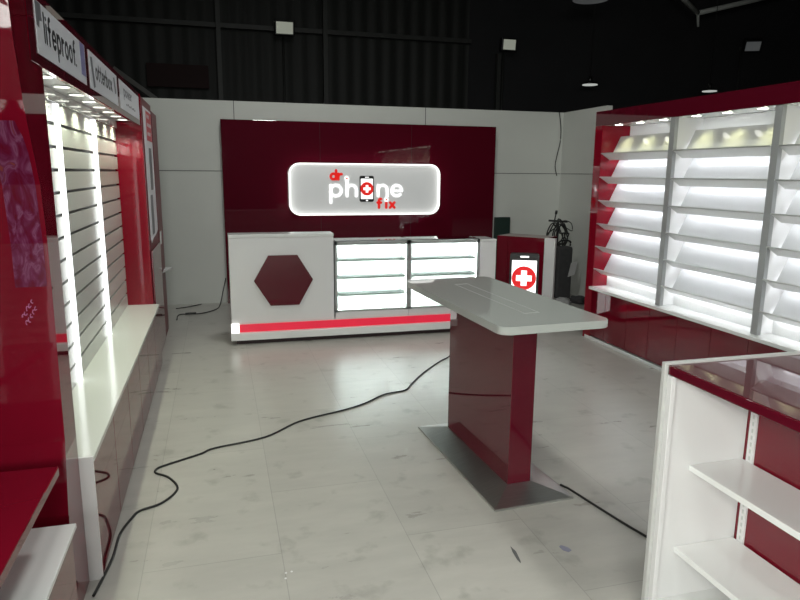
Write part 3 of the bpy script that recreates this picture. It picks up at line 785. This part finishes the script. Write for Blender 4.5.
# ================================================================== red topped gondola (near right)
gd = thing('shelf_gondola', 'white shelf gondola with a glossy dark red top at the near right', 'gondola', (1.86, 1.0, 0))
GY = 1.853
link('end_panel', B().box(1.470, 2.27, GY, GY + .019, 0, 1.010, .002), M['panel_grey'], gd)
link('corner_post', B().box(1.483, 1.502, GY - .024, GY - .0005, 0, .966, .002), M['white_satin'], gd)
link('side_lining', B().box(1.503, 1.840, GY - .006, GY - .0005, .091, .966), M['white_satin'], gd)
link('top', B().box(1.481, 2.27, .10, GY - .001, .968, 1.003, .004), M['red_dark'], gd)
link('back_panel', B().box(1.842, 1.88, .10, GY - .001, .10, .966), M['red'], gd)
for y in (1.797, .86):
    b = B().box(1.834, 1.841, y, y + .031, .05, .966)
    for k in range(34):
        for dx in (.012,): b.box(1.8330, 1.8342, y + dx, y + dx + .007, .07 + k * .0265, .07 + k * .0265 + .015, mi=1)
    link('slotted_upright', b, [M['white_satin'], M['lamp_body']], gd)
for z, x in ((.62, 1.603), (.30, 1.572)):
    link('shelf', B().box(x, 1.833, .10, GY - .007, z - .022, z, .002), M['shelf_white'], gd)
link('base_deck', B().box(1.50, 2.22, .10, GY - .001, 0, .09, .003), M['white'], gd)

# ================================================================== middle table
tb = thing('display_table', 'tall table with grey white top on a dark red slab leg', 'table', (1.455, 3.32, 0))
tb.rotation_euler = (0, 0, .046)
TT = .975
b = B()
pts = rrect(1.162, 1.738, 2.618, 3.985, .045, 6)
b.prism([(x, y, TT - .038) for x, y in pts], (0, 0, .038))
es = [e for e in b.bm.edges if abs(e.verts[0].co.z - e.verts[1].co.z) < 1e-6]
bmesh.ops.bevel(b.bm, geom=es, offset=.003, segments=2, affect='EDGES')
link('tabletop', b, M['grey_top'], tb)
fr = B(); x0, x1, y0, y1 = 1.405, 1.490, 2.86, 3.74; g = .004
fr.box(x0, x0 + g, y0, y1, TT + .0002, TT + .0014).box(x1 - g, x1, y0, y1, TT + .0002, TT + .0014).box(x0 + g, x1 - g, y0, y0 + g, TT + .0002, TT + .0014).box(x0 + g, x1 - g, y1 - g, y1, TT + .0002, TT + .0014)
link('cable_slot_trim', fr, M['trim_grey'], tb)
lg = link('slab_leg', B().box(1.379, 1.513, 2.908, 3.735, .045, TT - .0385, .002), M['red_dark'], tb)
b = B()
Q = lambda x0, x1, y0, y1, z: [(x0, y0, z), (x1, y0, z), (x1, y1, z), (x0, y1, z)]
lo = Q(1.235, 1.675, 2.755, 3.88, .012); hi = Q(1.373, 1.519, 2.902, 3.741, .052)
b.box(1.232, 1.678, 2.752, 3.883, 0, .012)
va = [b.bm.verts.new(p) for p in lo]; vb = [b.bm.verts.new(p) for p in hi]
for i in range(4): b.bm.faces.new((va[i], va[(i + 1) % 4], vb[(i + 1) % 4], vb[i]))
b.bm.faces.new(vb); b.bm.faces.new(va[::-1])
link('base_plate', b, M['steel'], tb)

# ================================================================== cables and floor marks
c1 = [(-.558, 2.532), (-.525, 2.78), (-.500, 2.98), (-.465, 3.12), (-.435, 3.184), (-.346, 3.232), (-.284, 3.323), (-.274, 3.411), (-.328, 3.532), (-.395, 3.599), (-.395, 3.65), (-.349, 3.691), (-.166, 3.796), (-.081, 3.863), (.223, 3.957), (.468, 4.172), (.785, 4.304), (.965, 4.405), (1.154, 4.559), (1.325, 4.61), (1.426, 4.76), (1.606, 5.014), (1.841, 5.29), (1.973, 5.422), (2.2, 5.75), (2.5, 6.0)]
tag(link('power_cable', B().tube([(x + .02 if i < 2 else x, y, .0065) for i, (x, y) in enumerate(c1)], .006, 8), M['rubber']),
    'long black power cable winding across the floor from the left display past the table', 'cable')
c2_ = [(1.694, 2.912), (1.703, 2.885), (1.716, 2.85), (1.75, 2.677), (1.791, 2.479), (1.834, 2.308), (1.88, 2.1), (1.95, 1.95)]
tag(link('power_cable', B().tube([(x + .02, y, .0065) for x, y in c2_], .006, 8), M['rubber']),
    'short black power cable running from the steel table foot to the gondola', 'cable')
tag(link('power_cable', B().tube([(-.50, 7.55, .006), (-.48, 7.838, .006), (-.258, 7.841, .006), (-.09, 8.02, .006), (-.03, 8.22, .02), (.02, 8.32, .20), (.055, 8.33, .34)], .006, 8).tube([(-.42, 7.842, .01), (-.36, 7.846, .01), (-.30, 7.842, .01)], .014, 8), M['rubber']),
    'black cable with a plug lying by the partition left of the reception block', 'cable')
tag(link('hanging_cable', B().tube([(4.62, 8.468, 2.49), (4.655, 8.468, 2.3), (4.66, 8.468, 2.1), (4.62, 8.468, 1.9), (4.60, 8.468, 1.75), (4.635, 8.468, 1.62)], .006, 6), M['rubber']),
    'thin dark cable hanging down the corner of the white partition', 'cable')
tag(link('power_cable', B().tube([(-.545, 8.20, .006), (-.40, 8.28, .006), (-.25, 8.42, .006)], .005, 8), M['rubber']),
    'thin black cable along the foot of the partition beside the left display', 'cable')

# marks on the floor tiles
fl = bpy.data.objects['floor']
def mark(name, pts, mat, lab):
    b = B(); b.prism([(x, y, .0004) for x, y in pts], (0, 0, .0006))
    bm = b.bm; bmesh.ops.recalc_face_normals(bm, faces=bm.faces[:]); bmesh.ops.translate(bm, verts=bm.verts[:], vec=-Vector(fl.location))
    me = bpy.data.meshes.new(name); bm.to_mesh(me); bm.free(); me.materials.append(mat)
    o = bpy.data.objects.new(name, me); COL.objects.link(o); o.parent = fl; o['label'] = lab
mark('scuff_mark', [(1.204, 2.445), (1.211, 2.40), (1.199, 2.33), (1.192, 2.312), (1.188, 2.34), (1.194, 2.40)], M['seam'], 'short dark scuff on the tiles')
mark('smudge', [(1.415, 2.385), (1.43, 2.395), (1.452, 2.37), (1.456, 2.345), (1.435, 2.335), (1.418, 2.355)], M['smudge'], 'faint bluish smudge on the tiles')
for x, y in ((.208, 2.499), (.232, 2.503), (.203, 2.462)):
    mark('paint_spot', [(x + .005 * math.cos(k * PI / 4), y + .006 * math.sin(k * PI / 4)) for k in range(8)], M['white_satin'], 'tiny white paint spot')

# ================================================================== world, camera, view
wd = bpy.data.worlds.new('hall_air'); S.world = wd; wd.use_nodes = True
wd.node_tree.nodes['Background'].inputs['Color'].default_value = (.5, .55, .6, 1)
wd.node_tree.nodes['Background'].inputs['Strength'].default_value = .01

F, YAW, PITCH, ROLL = 653.17, 0.270677, 0.192928, -0.00835953
f = Vector((math.sin(YAW) * math.cos(PITCH), math.cos(YAW) * math.cos(PITCH), -math.sin(PITCH)))
r0 = Vector((math.cos(YAW), -math.sin(YAW), 0)); d0 = f.cross(r0)
rr = math.cos(ROLL) * r0 + math.sin(ROLL) * d0; dd = -math.sin(ROLL) * r0 + math.cos(ROLL) * d0
cam = bpy.data.cameras.new('camera'); co = bpy.data.objects.new('camera', cam); COL.objects.link(co)
cam.sensor_fit = 'HORIZONTAL'; cam.sensor_width = 36; cam.lens = F * 36 / 800
cam.clip_start = .02
mw = Matrix((( rr.x, -dd.x, -f.x, 0), (rr.y, -dd.y, -f.y, 0), (rr.z, -dd.z, -f.z, 1.65), (0, 0, 0, 1)))
co.matrix_world = mw
S.camera = co
S.view_settings.view_transform = 'Standard'; S.view_settings.look = 'None'
S.view_settings.exposure = 0; S.view_settings.gamma = 1; S.view_settings.use_curve_mapping = False
for o in S.objects:
    if '_local' in o: del o['_local']
